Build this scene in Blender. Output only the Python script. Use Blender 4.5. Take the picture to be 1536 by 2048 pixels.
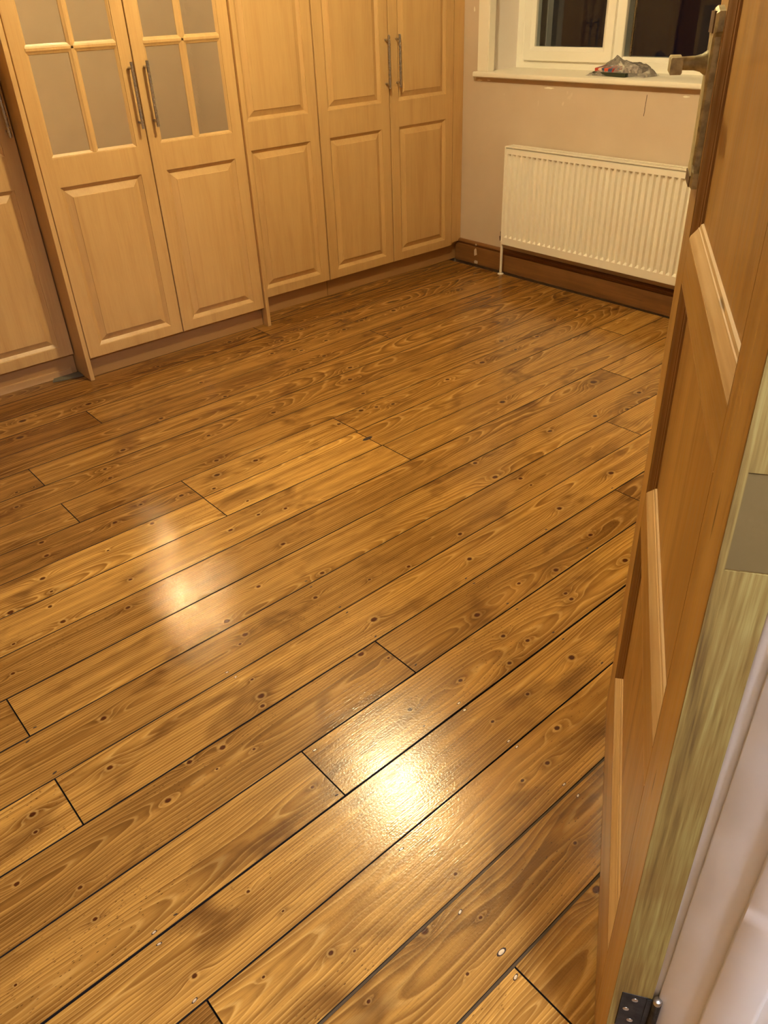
import bpy, bmesh, math, random
from mathutils import Vector, Matrix

# ------------------------------------------------------------------ reset
for o in list(bpy.data.objects):
    bpy.data.objects.remove(o, do_unlink=True)
scene = bpy.context.scene
C = scene.collection
random.seed(7)

# ------------------------------------------------------------------ camera, world, exposure
# world: X towards the window wall, Y towards the wardrobes, Z up; metres
F_PX, YAW, PITCH, ROLL, CAM_H = 1549.36, 0.8863, 0.5889, -0.0426, 1.3387
cy, sy, cp, sp = math.cos(YAW), math.sin(YAW), math.cos(PITCH), math.sin(PITCH)
fw = Vector((cy * cp, sy * cp, -sp)); rt = Vector((sy, -cy, 0)); up = rt.cross(fw)
r2 = rt * math.cos(ROLL) + up * math.sin(ROLL); u2 = up * math.cos(ROLL) - rt * math.sin(ROLL)
cam_data = bpy.data.cameras.new('camera'); cam = bpy.data.objects.new('camera', cam_data); C.objects.link(cam)
cam_data.sensor_fit = 'HORIZONTAL'; cam_data.sensor_width = 36.0; cam_data.lens = F_PX * 36.0 / 1536.0
cam_data.clip_start = 0.02; cam_data.clip_end = 200
M = Matrix((r2, u2, -fw)).transposed().to_4x4(); M.translation = Vector((0, 0, CAM_H)); cam.matrix_world = M
scene.camera = cam

world = bpy.data.worlds.new('dusk_sky'); scene.world = world; world.use_nodes = True
world.node_tree.nodes['Background'].inputs[0].default_value = (0.10, 0.13, 0.26, 1)
world.node_tree.nodes['Background'].inputs[1].default_value = 0.02
scene.view_settings.view_transform = 'Standard'; scene.view_settings.look = 'None'
scene.view_settings.gamma = 1.0; scene.view_settings.use_curve_mapping = False
scene.view_settings.exposure = 0.0
cyc = scene.cycles
cyc.max_bounces = 6; cyc.diffuse_bounces = 4; cyc.glossy_bounces = 4; cyc.transmission_bounces = 4; cyc.transparent_max_bounces = 8
cyc.use_light_tree = False; cyc.adaptive_threshold = 0.05
cyc.caustics_reflective = False; cyc.caustics_refractive = False; cyc.sample_clamp_indirect = 0.0

LAMP_POS = (1.69, 2.07, 2.20); LAMP_R = 0.05; LAMP_COL = (1.0, 0.83, 0.475); LAMP_STR = 1060.0
HALL_POS = (0.15, -0.55, 2.25); HALL_R = 0.09; HALL_COL = (0.87, 0.94, 1.16); HALL_STR = 350.0

# ------------------------------------------------------------------ main planes
XW = 3.388          # window wall
YB = 3.86           # wall behind the wardrobes
XB = -1.20          # far left wall
YD = 0.156          # door wall, room face
YH = 0.030          # door wall, hall face
ZC = 2.42           # ceiling
FLOOR_ROT = 0.012

# ------------------------------------------------------------------ helpers
def link(o, parent=None):
    C.objects.link(o)
    if parent is not None: o.parent = parent
    return o
def props(o, label=None, cat=None, group=None, kind=None):
    if label: o['label'] = label
    if cat: o['category'] = cat
    if group: o['group'] = group
    if kind: o['kind'] = kind
    return o
def empty(name, loc=(0, 0, 0), rz=0.0, label=None, cat=None, group=None, kind=None):
    o = bpy.data.objects.new(name, None); o.empty_display_size = 0.05
    o.location = loc; o.rotation_euler = (0, 0, rz); link(o)
    return props(o, label, cat, group, kind)
def shade(me, angle=35):
    for p in me.polygons: p.use_smooth = True
    try: me.set_sharp_from_angle(angle=math.radians(angle))
    except Exception: pass
def obj(name, bm, mat, parent=None, off=None, smooth=None):
    """links a bmesh as one object; off = world position of the parent, taken off the vertices"""
    if off is not None: bmesh.ops.translate(bm, verts=bm.verts, vec=-Vector(off))
    bmesh.ops.recalc_face_normals(bm, faces=bm.faces)
    me = bpy.data.meshes.new(name); bm.to_mesh(me); bm.free()
    if smooth: shade(me, smooth)
    me.materials.append(mat)
    return link(bpy.data.objects.new(name, me), parent)
def mobj(name, me, parent=None, loc=None, rz=None):
    o = bpy.data.objects.new(name, me); link(o, parent)
    if loc: o.location = loc
    if rz is not None: o.rotation_euler = (0, 0, rz)
    return o
def box(bm, x0, x1, y0, y1, z0, z1):
    v = [bm.verts.new((x, y, z)) for x in (x0, x1) for y in (y0, y1) for z in (z0, z1)]
    for f in ((0, 1, 3, 2), (4, 6, 7, 5), (0, 4, 5, 1), (2, 3, 7, 6), (0, 2, 6, 4), (1, 5, 7, 3)):
        bm.faces.new([v[i] for i in f])
    return v
def bbox(*a, bev=0.0, seg=2):
    bm = bmesh.new(); box(bm, *a)
    if bev: bmesh.ops.bevel(bm, geom=list(bm.edges), offset=bev, segments=seg, affect='EDGES', profile=0.5)
    return bm
def prism(pts, axis, a, b):
    """profile pts (2D) extruded along an axis 'x','y','z' from a to b"""
    bm = bmesh.new()
    def P(p, t):
        return {'x': (t, p[0], p[1]), 'y': (p[0], t, p[1]), 'z': (p[0], p[1], t)}[axis]
    A = [bm.verts.new(P(p, a)) for p in pts]; B = [bm.verts.new(P(p, b)) for p in pts]
    n = len(pts)
    for i in range(n): bm.faces.new((A[i], A[(i + 1) % n], B[(i + 1) % n], B[i]))
    bm.faces.new(A[::-1]); bm.faces.new(B)
    return bm
def tube(bm, p, q, r, seg=14, r2_=None, cap=True):
    p, q = Vector(p), Vector(q); d = (q - p).normalized()
    a = d.orthogonal().normalized(); b = d.cross(a); r2_ = r if r2_ is None else r2_
    A = []; B = []
    for i in range(seg):
        t = 2 * math.pi * i / seg; w = a * math.cos(t) + b * math.sin(t)
        A.append(bm.verts.new(p + w * r)); B.append(bm.verts.new(q + w * r2_))
    for i in range(seg): bm.faces.new((A[i], A[(i + 1) % seg], B[(i + 1) % seg], B[i]))
    if cap: bm.faces.new(A[::-1]); bm.faces.new(B)
def lathe(bm, p, d, prof, seg=20):
    """profile [(distance along d, radius)] turned around axis d at p"""
    p = Vector(p); d = Vector(d).normalized(); a = d.orthogonal().normalized(); b = d.cross(a)
    rings = []
    for t, r in prof:
        rings.append([bm.verts.new(p + d * t + (a * math.cos(2 * math.pi * i / seg) + b * math.sin(2 * math.pi * i / seg)) * r) for i in range(seg)])
    for R0, R1 in zip(rings, rings[1:]):
        for i in range(seg): bm.faces.new((R0[i], R0[(i + 1) % seg], R1[(i + 1) % seg], R1[i]))
    bm.faces.new(rings[0][::-1]); bm.faces.new(rings[-1])

# ------------------------------------------------------------------ node helpers
def srgb(r, g, b, a=1.0):
    f = lambda c: (c / 255 / 12.92) if c / 255 <= 0.04045 else ((c / 255 + 0.055) / 1.055) ** 2.4
    return (f(r), f(g), f(b), a)
class NT:
    def __init__(s, name):
        s.mat = bpy.data.materials.new(name); s.mat.use_nodes = True
        s.t = s.mat.node_tree; s.t.nodes.clear()
        s.out = s.t.nodes.new('ShaderNodeOutputMaterial')
    def n(s, typ, ins=None, **kw):
        nd = s.t.nodes.new(typ)
        for k, v in kw.items(): setattr(nd, k, v)
        for k, v in (ins or {}).items(): s.set(nd.inputs[k], v)
        return nd
    def set(s, sock, v):
        if hasattr(v, 'is_linked') or isinstance(v, bpy.types.NodeSocket): s.t.links.new(v, sock)
        else: sock.default_value = v
    def m(s, op, a, b=0.0, c=None, clamp=False):
        nd = s.t.nodes.new('ShaderNodeMath'); nd.operation = op; nd.use_clamp = clamp
        s.set(nd.inputs[0], a); s.set(nd.inputs[1], b)
        if c is not None: s.set(nd.inputs[2], c)
        return nd.outputs[0]
    def vm(s, op, a, b=(0, 0, 0)):
        nd = s.t.nodes.new('ShaderNodeVectorMath'); nd.operation = op
        s.set(nd.inputs[0], a); s.set(nd.inputs[1], b); return nd.outputs[0]
    def xyz(s, v):
        nd = s.n('ShaderNodeSeparateXYZ', {0: v}); return nd.outputs
    def comb(s, x, y, z=0.0):
        return s.n('ShaderNodeCombineXYZ', {0: x, 1: y, 2: z}).outputs[0]
    def noise(s, vec, scale=5.0, detail=2.0, rough=0.5, dist=0.0, col=False):
        nd = s.n('ShaderNodeTexNoise', {'Vector': vec, 'Scale': scale, 'Detail': detail, 'Roughness': rough, 'Distortion': dist})
        return nd.outputs['Color' if col else 'Fac']
    def ramp(s, fac, stops, interp='LINEAR'):
        nd = s.n('ShaderNodeValToRGB', {0: fac}); cr = nd.color_ramp; cr.interpolation = interp
        while len(cr.elements) < len(stops): cr.elements.new(0.5)
        for e, (p, c) in zip(cr.elements, stops):
            e.position = p; e.color = c if len(c) == 4 else (*c, 1)
        return nd.outputs[0]
    def mix(s, fac, a, b, blend='MIX'):
        nd = s.t.nodes.new('ShaderNodeMix'); nd.data_type = 'RGBA'; nd.blend_type = blend
        s.set(nd.inputs[0], fac); s.set(nd.inputs[6], a); s.set(nd.inputs[7], b); return nd.outputs[2]
    def rng(s, v, a, b, c=0.0, d=1.0, smooth=False):
        nd = s.n('ShaderNodeMapRange', {0: v, 1: a, 2: b, 3: c, 4: d}); nd.clamp = True
        if smooth: nd.interpolation_type = 'SMOOTHSTEP'
        return nd.outputs[0]
    def bump(s, h, strength=0.3, dist=0.001, normal=None):
        nd = s.n('ShaderNodeBump', {'Height': h, 'Strength': strength, 'Distance': dist})
        if normal is not None: s.set(nd.inputs['Normal'], normal)
        return nd.outputs[0]
    def bsdf(s, **kw):
        nd = s.n('ShaderNodeBsdfPrincipled')
        for k, v in kw.items(): s.set(nd.inputs[k.replace('_', ' ')], v)
        s.t.links.new(nd.outputs[0], s.out.inputs[0]); return nd
    def obj_co(s): return s.n('ShaderNodeTexCoord').outputs['Object']
    def rand(s): return s.n('ShaderNodeObjectInfo').outputs['Random']

def paint(name, col, rough=0.5, bump=0.0, scale=60, var=0.06, spec=0.5):
    t = NT(name); co = t.obj_co()
    nz = t.noise(co, 3.0, 2, 0.6)
    dark = tuple(c * (1 - 2 * var) for c in col[:3]) + (1,)
    c = t.mix(t.rng(nz, 0.3, 0.7), dark, col)
    kw = dict(Base_Color=c, Roughness=rough)
    if bump: kw['Normal'] = t.bump(t.noise(co, scale, 3, 0.6), bump, 0.001)
    b = t.bsdf(**kw); b.inputs['Specular IOR Level'].default_value = spec
    return t.mat

def laminate():
    """pale beech-look foil with fine upright grain"""
    t = NT('beech_foil'); co = t.obj_co(); r = t.rand()
    sh = t.vm('ADD', co, t.comb(t.m('MULTIPLY', r, 17.0), t.m('MULTIPLY', r, 9.0), t.m('MULTIPLY', r, 5.0)))
    g = t.vm('MULTIPLY', sh, (18, 18, 1.6))
    a = t.noise(g, 1.0, 4, 0.6, 0.6)
    f = t.noise(t.vm('MULTIPLY', sh, (240, 240, 9)), 1.0, 1, 0.5)
    v = t.m('ADD', t.m('MULTIPLY', a, 0.75), t.m('MULTIPLY', f, 0.25))
    c = t.ramp(v, [(0.30, srgb(188, 148, 92)), (0.48, srgb(199, 160, 103)), (0.62, srgb(204, 166, 108)), (0.75, srgb(192, 152, 96))])
    t.bsdf(Base_Color=c, Roughness=t.rng(a, 0.3, 0.7, 0.34, 0.44), Normal=t.bump(f, 0.06, 0.0006))
    return t.mat

def stained_pine(name, base, dark, light, rough=0.4, axis=2, scale=1.0):
    """stained softwood joinery; grain runs along the given object axis"""
    t = NT(name); co = t.obj_co(); r = t.rand()
    sh = t.vm('ADD', co, t.comb(t.m('MULTIPLY', r, 11.0), t.m('MULTIPLY', r, 23.0), t.m('MULTIPLY', r, 7.0)))
    s1 = [14 * scale] * 3; s1[axis] = 0.9 * scale
    s2 = [170 * scale] * 3; s2[axis] = 6 * scale
    a = t.noise(t.vm('MULTIPLY', sh, tuple(s1)), 1.0, 4, 0.6, 0.8)
    b = t.noise(t.vm('MULTIPLY', sh, tuple(s2)), 1.0, 2, 0.5)
    blot = t.noise(sh, 5.0, 3, 0.6)
    v = t.m('ADD', t.m('MULTIPLY', a, 0.7), t.m('MULTIPLY', b, 0.3))
    c = t.ramp(v, [(0.30, dark), (0.5, base), (0.68, light)])
    c = t.mix(t.rng(blot, 0.50, 0.72, 0, 0.45), c, dark)
    # a few short dark scars along the grain
    s3 = [55 * scale] * 3; s3[axis] = 7 * scale
    vo = t.n('ShaderNodeTexVoronoi', {'Vector': t.vm('MULTIPLY', sh, tuple(s3)), 'Scale': 0.35}).outputs['Distance']
    c = t.mix(t.rng(vo, 0.03, 0.07, 0.75, 0.0), c, tuple(x * 0.22 for x in dark[:3]) + (1,))
    t.bsdf(Base_Color=c, Roughness=t.rng(b, 0.3, 0.7, rough - 0.06, rough + 0.1), Normal=t.bump(b, 0.22, 0.0010))
    return t.mat

NK = 9
def floor_wood():
    """stained and varnished pine: ring lines cut by the board face, bent round its knots"""
    t = NT('varnished_pine_boards'); co = t.obj_co(); r = t.rand()
    x, y, z = t.xyz(co)
    at = lambda nm: t.n('ShaderNodeAttribute', attribute_type='OBJECT', attribute_name=nm)
    tone = at('tone').outputs['Fac']; vc = at('heart').outputs['Fac']; dep = at('depth').outputs['Fac']; slope = at('slope').outputs['Fac']
    off = t.comb(t.m('MULTIPLY', r, 31.0), t.m('MULTIPLY', r, 57.0), 0.0)
    p = t.vm('ADD', co, off)
    lowu = t.noise(t.vm('MULTIPLY', p, (1.1, 3.0, 0)), 1.0, 2, 0.5)
    lowv = t.noise(t.vm('MULTIPLY', p, (1.3, 5.0, 1)), 1.0, 2, 0.5)
    q = t.m('ADD', t.m('SUBTRACT', y, vc), t.m('MULTIPLY', t.m('SUBTRACT', lowv, 0.5), 0.05))
    d = t.m('ADD', t.m('ADD', dep, t.m('MULTIPLY', x, slope)), t.m('MULTIPLY', t.m('SUBTRACT', lowu, 0.5), 0.12))
    R = t.m('SQRT', t.m('ADD', t.m('MULTIPLY', q, q), t.m('MULTIPLY', d, d)))
    # fine waviness
    wav = t.noise(t.vm('MULTIPLY', p, (9, 40, 0)), 1.0, 2, 0.5)
    R = t.m('ADD', R, t.m('MULTIPLY', t.m('SUBTRACT', wav, 0.5), 0.0035))
    core = None; halo = None; smoke = None
    jig = t.m('MULTIPLY', t.m('SUBTRACT', t.noise(p, 90.0, 1), 0.5), 0.5)
    for i in range(NK):
        a = at('knot%d' % i).outputs['Vector']
        kx, ky, kr = t.xyz(a)
        du = t.m('SUBTRACT', x, kx); dv = t.m('SUBTRACT', y, ky)
        ir = t.m('DIVIDE', 1.0, t.m('MAXIMUM', kr, 0.0001))
        nu = t.m('MULTIPLY', du, ir); nv = t.m('MULTIPLY', dv, ir)
        u2_ = t.m('MULTIPLY', nu, nu); v2_ = t.m('MULTIPLY', nv, nv)
        e_bend = t.m('ADD', t.m('MULTIPLY', u2_, 0.020), t.m('MULTIPLY', v2_, 0.17))
        g = t.m('POWER', 2.718, t.m('MULTIPLY', e_bend, -1.0))
        R = t.m('ADD', R, t.m('MULTIPLY', g, t.m('MULTIPLY', kr, 2.4)))
        rr = t.m('ADD', t.m('SQRT', t.m('ADD', t.m('MULTIPLY', u2_, 0.62), v2_)), jig)
        c_ = t.rng(rr, 0.75, 1.1, 1, 0, True)
        h_ = t.m('MULTIPLY', t.rng(rr, 1.0, 1.35, 0, 1, True), t.rng(rr, 1.5, 2.3, 1, 0, True))
        s_ = t.m('POWER', 2.718, t.m('MULTIPLY', t.m('ADD', t.m('MULTIPLY', u2_, 0.02), t.m('MULTIPLY', v2_, 0.10)), -1.0))
        ok = t.m('GREATER_THAN', kr, 0.0005)
        c_ = t.m('MULTIPLY', c_, ok); h_ = t.m('MULTIPLY', h_, ok); s_ = t.m('MULTIPLY', s_, ok)
        core = c_ if core is None else t.m('MAXIMUM', core, c_)
        halo = h_ if halo is None else t.m('MAXIMUM', halo, h_)
        smoke = s_ if smoke is None else t.m('MAXIMUM', smoke, s_)
    ph = t.m('MULTIPLY', R, 150.0)
    fr = t.m('FRACT', ph)
    ringn = t.noise(t.comb(t.m('FLOOR', ph), t.m('MULTIPLY', r, 91.0), 0), 3.7, 0)   # each year ring differs
    late = t.m('MULTIPLY', t.rng(fr, 0.35, 0.90, 0, 1, True), t.rng(fr, 0.93, 1.0, 1, 0))
    late = t.m('MULTIPLY', late, t.rng(ringn, 0.3, 0.7, 0.25, 1.0))
    edge = t.m('MULTIPLY', t.rng(fr, 0.0, 0.07, 0.6, 1.0), t.rng(fr, 0.09, 0.26, 1, 0))   # pale raised line beside it
    fib = t.noise(t.vm('MULTIPLY', p, (16, 420, 0)), 1.0, 1, 0.6)
    streak = t.noise(t.vm('MULTIPLY', p, (2.2, 38, 3)), 1.0, 3, 0.55)
    blot = t.noise(t.vm('MULTIPLY', p, (4.0, 9.0, 5)), 1.0, 3, 0.6, 0.4)
    base = t.mix(tone, srgb(138, 92, 38), srgb(216, 164, 80))
    dk = t.mix(tone, srgb(70, 40, 12), srgb(122, 78, 27))
    lt = t.mix(tone, srgb(184, 134, 64), srgb(242, 200, 120))
    c = t.mix(t.rng(streak, 0.36, 0.62, 0.66, 0.0), base, dk)
    c = t.mix(t.m('MULTIPLY', late, 0.70), c, dk)
    c = t.mix(t.m('MULTIPLY', edge, 0.40), c, lt)
    c = t.mix(t.rng(fib, 0.30, 0.55, 0.32, 0.0), c, dk)
    smk = t.m('MULTIPLY', smoke, t.rng(blot, 0.40, 0.62, 0.0, 0.8))
    bl = t.m('MAXIMUM', t.rng(blot, 0.54, 0.70, 0.0, 0.72), smk)
    c = t.mix(bl, c, srgb(84, 46, 16))
    # worm holes and pits: short dark flecks, only in patches
    vo = t.n('ShaderNodeTexVoronoi', {'Vector': t.vm('MULTIPLY', p, (60, 190, 0)), 'Scale': 1.0}).outputs['Distance']
    patch = t.rng(t.noise(t.vm('MULTIPLY', p, (1.7, 6, 9)), 1.0, 2), 0.50, 0.66)
    fleck = t.m('MULTIPLY', t.rng(vo, 0.10, 0.18, 1, 0), patch)
    c = t.mix(t.m('MULTIPLY', fleck, 0.8), c, srgb(48, 22, 8))
    c = t.mix(t.m('MULTIPLY', halo, 0.24), c, lt)
    kc = t.mix(t.noise(p, 150.0, 1), srgb(92, 36, 14), srgb(36, 16, 8))
    c = t.mix(t.m('MULTIPLY', core, 0.94), c, kc)
    # varnish: brushed relief over the grain
    n3 = t.bump(t.m('ADD', t.m('MULTIPLY', fib, 0.7), t.m('MULTIPLY', t.noise(p, 190.0, 1, 0.6), 0.9)), 0.30, 0.0008)
    rg = t.m('ADD', t.rng(t.noise(t.vm('MULTIPLY', p, (3, 5, 2)), 1.0, 3), 0.3, 0.7, 0.13, 0.21), t.m('MULTIPLY', late, 0.03))
    b = t.bsdf(Base_Color=c, Roughness=rg, Normal=n3)
    b.inputs['Specular IOR Level'].default_value = 0.44
    return t.mat

def wall_paint():
    t = NT('warm_beige_wall'); co = t.obj_co()
    n = t.noise(co, 1.6, 4, 0.6)
    c = t.mix(t.rng(n, 0.35, 0.65), srgb(200, 179, 154), srgb(210, 190, 166))
    fil = t.noise(co, 9.0, 3, 0.65, 0.5)
    c = t.mix(t.rng(fil, 0.71, 0.76, 0, 0.5), c, srgb(232, 216, 194))
    t.bsdf(Base_Color=c, Roughness=0.75, Normal=t.bump(t.noise(co, 45.0, 1, 0.6), 0.10, 0.002))
    return t.mat

def green_edge():
    """door edge: bare wood with worn yellow-green old paint"""
    t = NT('worn_green_edge'); co = t.obj_co()
    a = t.noise(t.vm('MULTIPLY', co, (30, 30, 1.6)), 1.0, 4, 0.65, 0.6)
    b = t.noise(t.vm('MULTIPLY', co, (260, 260, 10)), 1.0, 2, 0.6)
    v = t.m('ADD', t.m('MULTIPLY', a, 0.6), t.m('MULTIPLY', b, 0.4))
    c = t.ramp(v, [(0.32, srgb(92, 68, 28)), (0.47, srgb(136, 112, 56)), (0.57, srgb(156, 138, 78)), (0.70, srgb(180, 166, 106))])
    c = t.mix(t.rng(t.noise(co, 7.0, 3), 0.5, 0.7, 0, 0.5), c, srgb(122, 86, 36))
    t.bsdf(Base_Color=c, Roughness=0.62, Normal=t.bump(b, 0.4, 0.0012))
    return t.mat

def metal(name, col, rough=0.3, met=1.0, bump=0.0):
    t = NT(name); co = t.obj_co()
    n = t.noise(co, 70.0, 3, 0.6)
    dk = tuple(x * 0.6 for x in col[:3]) + (1,)
    kw = dict(Base_Color=t.mix(t.rng(n, 0.4, 0.65), col, dk), Metallic=met, Roughness=t.rng(n, 0.3, 0.7, rough, rough + 0.15))
    if bump: kw['Normal'] = t.bump(n, bump, 0.001)
    t.bsdf(**kw); return t.mat

def emit(name, col, strength):
    t = NT(name)
    e = t.n('ShaderNodeEmission', {'Color': (*col, 1), 'Strength': strength})
    t.t.links.new(e.outputs[0], t.out.inputs[0]); return t.mat

MAT = {}
MAT['foil'] = laminate()
MAT['foil_edge'] = paint('beech_edge_strip', srgb(228, 186, 130), 0.5, 0.0, 60, 0.04)
MAT['plinth'] = paint('beech_plinth_foil', srgb(172, 130, 80), 0.5, 0.05, 80, 0.05)
MAT['floor'] = floor_wood()
MAT['under'] = paint('dark_gap_under_boards', srgb(34, 20, 12), 0.9, 0.0, 60, 0.1)
MAT['filler'] = paint('grey_gap_filler', srgb(92, 74, 48), 0.7, 0.3, 200, 0.2)
MAT['wall'] = wall_paint()
MAT['ceiling'] = paint('white_ceiling', srgb(206, 198, 186), 0.8)
MAT['white'] = paint('white_gloss_joinery', srgb(240, 232, 214), 0.35, 0.06, 30, 0.02)
MAT['reveal'] = paint('white_reveal_emulsion', srgb(232, 222, 214), 0.7, 0.0, 40, 0.03)
MAT['upvc'] = paint('white_window_plastic', srgb(243, 238, 224), 0.28, 0.0, 30, 0.01)
MAT['rad'] = paint('white_radiator_enamel', srgb(243, 236, 220), 0.3, 0.0, 40, 0.015)
MAT['jamb'] = paint('white_gloss_door_lining', srgb(232, 226, 220), 0.4, 0.25, 55, 0.03)
MAT['skirt'] = stained_pine('brown_stained_skirting', srgb(126, 84, 42), srgb(100, 64, 28), srgb(142, 98, 52), 0.45, 1)
MAT['door_v'] = stained_pine('stained_pine_door', srgb(184, 140, 70), srgb(146, 104, 44), srgb(200, 160, 88), 0.38, 2)
MAT['door_h'] = stained_pine('stained_pine_rails', srgb(184, 140, 70), srgb(146, 104, 44), srgb(200, 160, 88), 0.38, 0)
MAT['mould_v'] = stained_pine('moulding_upright_shaded', srgb(138, 96, 44), srgb(100, 64, 26), srgb(156, 112, 56), 0.4, 2)  # same wood as the level mouldings, with their shade put into the colour
MAT['mould_h'] = stained_pine('moulding_level_lit', srgb(218, 184, 130), srgb(190, 148, 92), srgb(230, 202, 156), 0.5, 0)  # level mouldings: light from above put into a paler colour
MAT['edge'] = green_edge()
MAT['steel'] = metal('brushed_steel', srgb(196, 188, 176), 0.22)
MAT['black'] = metal('black_iron_hinge', srgb(44, 42, 40), 0.45, 0.6)
MAT['bright'] = metal('bright_screw_steel', srgb(198, 194, 186), 0.28)
MAT['brass'] = metal('tarnished_brass', srgb(190, 176, 128), 0.42, 0.3, 0.25)
MAT['brassdark'] = metal('dark_tarnished_brass', srgb(112, 84, 46), 0.5, 0.4, 0.3)
MAT['knob_nail'] = metal('worn_nail_head', srgb(226, 208, 184), 0.35, 0.5)
MAT['nailhole'] = paint('dark_nail_hole', srgb(40, 18, 8), 0.7)
MAT['rubber'] = paint('dark_valve_plastic', srgb(62, 34, 16), 0.5)

def frosted():
    t = NT('obscured_cabinet_glass'); co = t.obj_co()
    n = t.noise(co, 2.0, 3, 0.5)
    b = t.bsdf(Base_Color=t.mix(t.rng(n, 0.3, 0.7), srgb(222, 212, 192), srgb(230, 220, 200)), Roughness=0.035, Metallic=0.86)
    b.inputs['Specular IOR Level'].default_value = 0.5
    b.inputs['Normal'].default_value = (0, 0, 0)
    t.set(b.inputs['Normal'], t.bump(t.noise(co, 90.0, 1), 0.03, 0.0006))
    return t.mat
MAT['frost'] = frosted()

def clear_glass():
    t = NT('window_glass')
    g = t.n('ShaderNodeBsdfGlossy', {'Color': (1, 1, 1, 1), 'Roughness': 0.02})
    tr = t.n('ShaderNodeBsdfTransparent', {'Color': (0.88, 0.90, 0.90, 1)})
    fz = t.n('ShaderNodeFresnel', {'IOR': 1.42})
    mx = t.n('ShaderNodeMixShader', {0: fz.outputs[0], 1: tr.outputs[0], 2: g.outputs[0]})
    t.t.links.new(mx.outputs[0], t.out.inputs[0]); return t.mat
MAT['glass'] = clear_glass()
def bag_film():
    t = NT('clear_plastic_film'); co = t.obj_co()
    nb = t.bump(t.noise(co, 38.0, 2, 0.6, 0.8), 0.5, 0.005)
    g = t.n('ShaderNodeBsdfGlossy', {'Color': (1, 1, 1, 1), 'Roughness': 0.16, 'Normal': nb})
    df = t.n('ShaderNodeBsdfDiffuse', {'Color': srgb(226, 214, 206), 'Normal': nb})
    tr = t.n('ShaderNodeBsdfTransparent', {'Color': (0.95, 0.94, 0.94, 1)})
    m1 = t.n('ShaderNodeMixShader', {0: t.rng(t.noise(co, 45.0, 3, 0.7, 1.0), 0.35, 0.7, 0.12, 0.46), 1: tr.outputs[0], 2: df.outputs[0]})
    m2 = t.n('ShaderNodeMixShader', {0: t.n('ShaderNodeFresnel', {'IOR': 1.45, 'Normal': nb}).outputs[0], 1: m1.outputs[0], 2: g.outputs[0]})
    t.t.links.new(m2.outputs[0], t.out.inputs[0]); return t.mat
MAT['film'] = bag_film()
MAT['night'] = paint('dark_ground_outside', srgb(30, 30, 26), 0.95, 0.0, 3, 0.2)

# ------------------------------------------------------------------ room shell
def struct(name, bm, mat, label, smooth=None):
    o = obj(name, bm, mat, smooth=smooth); o['kind'] = 'structure'; o['label'] = label; return o
WY0, WY1, WZ0, WZ1 = 1.66, 3.193, 0.965, 2.10      # window opening
bm = bmesh.new()
TW = 0.36
box(bm, XW, XW + TW, YH - 0.1, WY0, -0.05, ZC)
box(bm, XW, XW + TW, WY1, YB + 0.1, -0.05, ZC)
box(bm, XW, XW + TW, WY0, WY1, -0.05, WZ0)
box(bm, XW, XW + TW, WY0, WY1, WZ1, ZC)
struct('wall_window', bm, MAT['wall'], 'beige painted wall around the night window above the radiator')
struct('wall_wardrobe', bbox(XB - 0.1, XW + TW, YB, YB + 0.1, -0.05, ZC), MAT['wall'], 'beige wall behind the beech wardrobes')
struct('wall_left', bbox(XB - 0.1, XB, -1.45, YB, -0.05, ZC), MAT['wall'], 'beige wall at the left end of the room')
JX0, JX1 = -0.245, 0.535                            # doorway between the lining faces
LT = 0.030                                          # lining thickness
bm = bmesh.new()
box(bm, XB, JX0 - LT, YH, YD, -0.05, ZC); box(bm, JX1 + LT, XW, YH, YD, -0.05, ZC); box(bm, JX0 - LT, JX1 + LT, YH, YD, 2.04, ZC)
struct('wall_right', bm, MAT['wall'], 'beige wall with the open doorway at the lower right')
struct('ceiling', bbox(XB - 0.1, XW + TW, -1.45, YB + 0.1, ZC, ZC + 0.1), MAT['ceiling'], 'white ceiling above the room')
struct('wall_hall', bbox(XB, 1.9, -1.45, -1.35, -0.05, ZC), MAT['ceiling'], 'white hall wall behind the doorway')
struct('wall_hall_end', bbox(1.8, 1.9, -1.35, YH, -0.05, ZC), MAT['ceiling'], 'white end wall of the hall beyond the door lining')

# door lining: jamb, stop, architrave
def lumpy(bm, cuts, amp, axis_freeze=2, seed=1):
    random.seed(seed)
    for v in bm.verts:
        v.co.x += random.uniform(-amp, amp); v.co.y += random.uniform(-amp, amp)
def long_box(x0, x1, y0, y1, z0, z1, n, amp, seed, bev=0.0015):
    bm = bmesh.new(); random.seed(seed)
    rings = []
    c = bev
    prof = [(x0 + c, y0), (x1 - c, y0), (x1, y0 + c), (x1, y1 - c), (x1 - c, y1), (x0 + c, y1), (x0, y1 - c), (x0, y0 + c)]
    for i in range(n + 1):
        zz = z0 + (z1 - z0) * i / n
        rings.append([bm.verts.new((px + random.uniform(-amp, amp), py + random.uniform(-amp, amp), zz)) for px, py in prof])
    m = len(prof)
    for A, B in zip(rings, rings[1:]):
        for i in range(m): bm.faces.new((A[i], A[(i + 1) % m], B[(i + 1) % m], B[i]))
    bm.faces.new(rings[0][::-1]); bm.faces.new(rings[-1])
    return bm
lin = empty('trim_1', (JX1, 0.1, 0), kind='structure', label='white gloss painted door lining on the hinge side of the doorway')
L0 = lin.location
obj('jamb', long_box(JX1, JX1 + LT, YH, YD, 0, 2.04, 110, 0.00025, 3), MAT['jamb'], lin, L0, 50)
obj('door_stop', long_box(JX1 - 0.012, JX1 + 0.004, 0.056, 0.104, 0, 2.03, 110, 0.0004, 4, 0.003), MAT['jamb'], lin, L0, 50)
obj('architrave', long_box(JX1 + 0.006, JX1 + 0.075, YD, YD + 0.018, 0, 2.10, 40, 0.0004, 5, 0.003), MAT['jamb'], lin, L0, 50)
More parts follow.
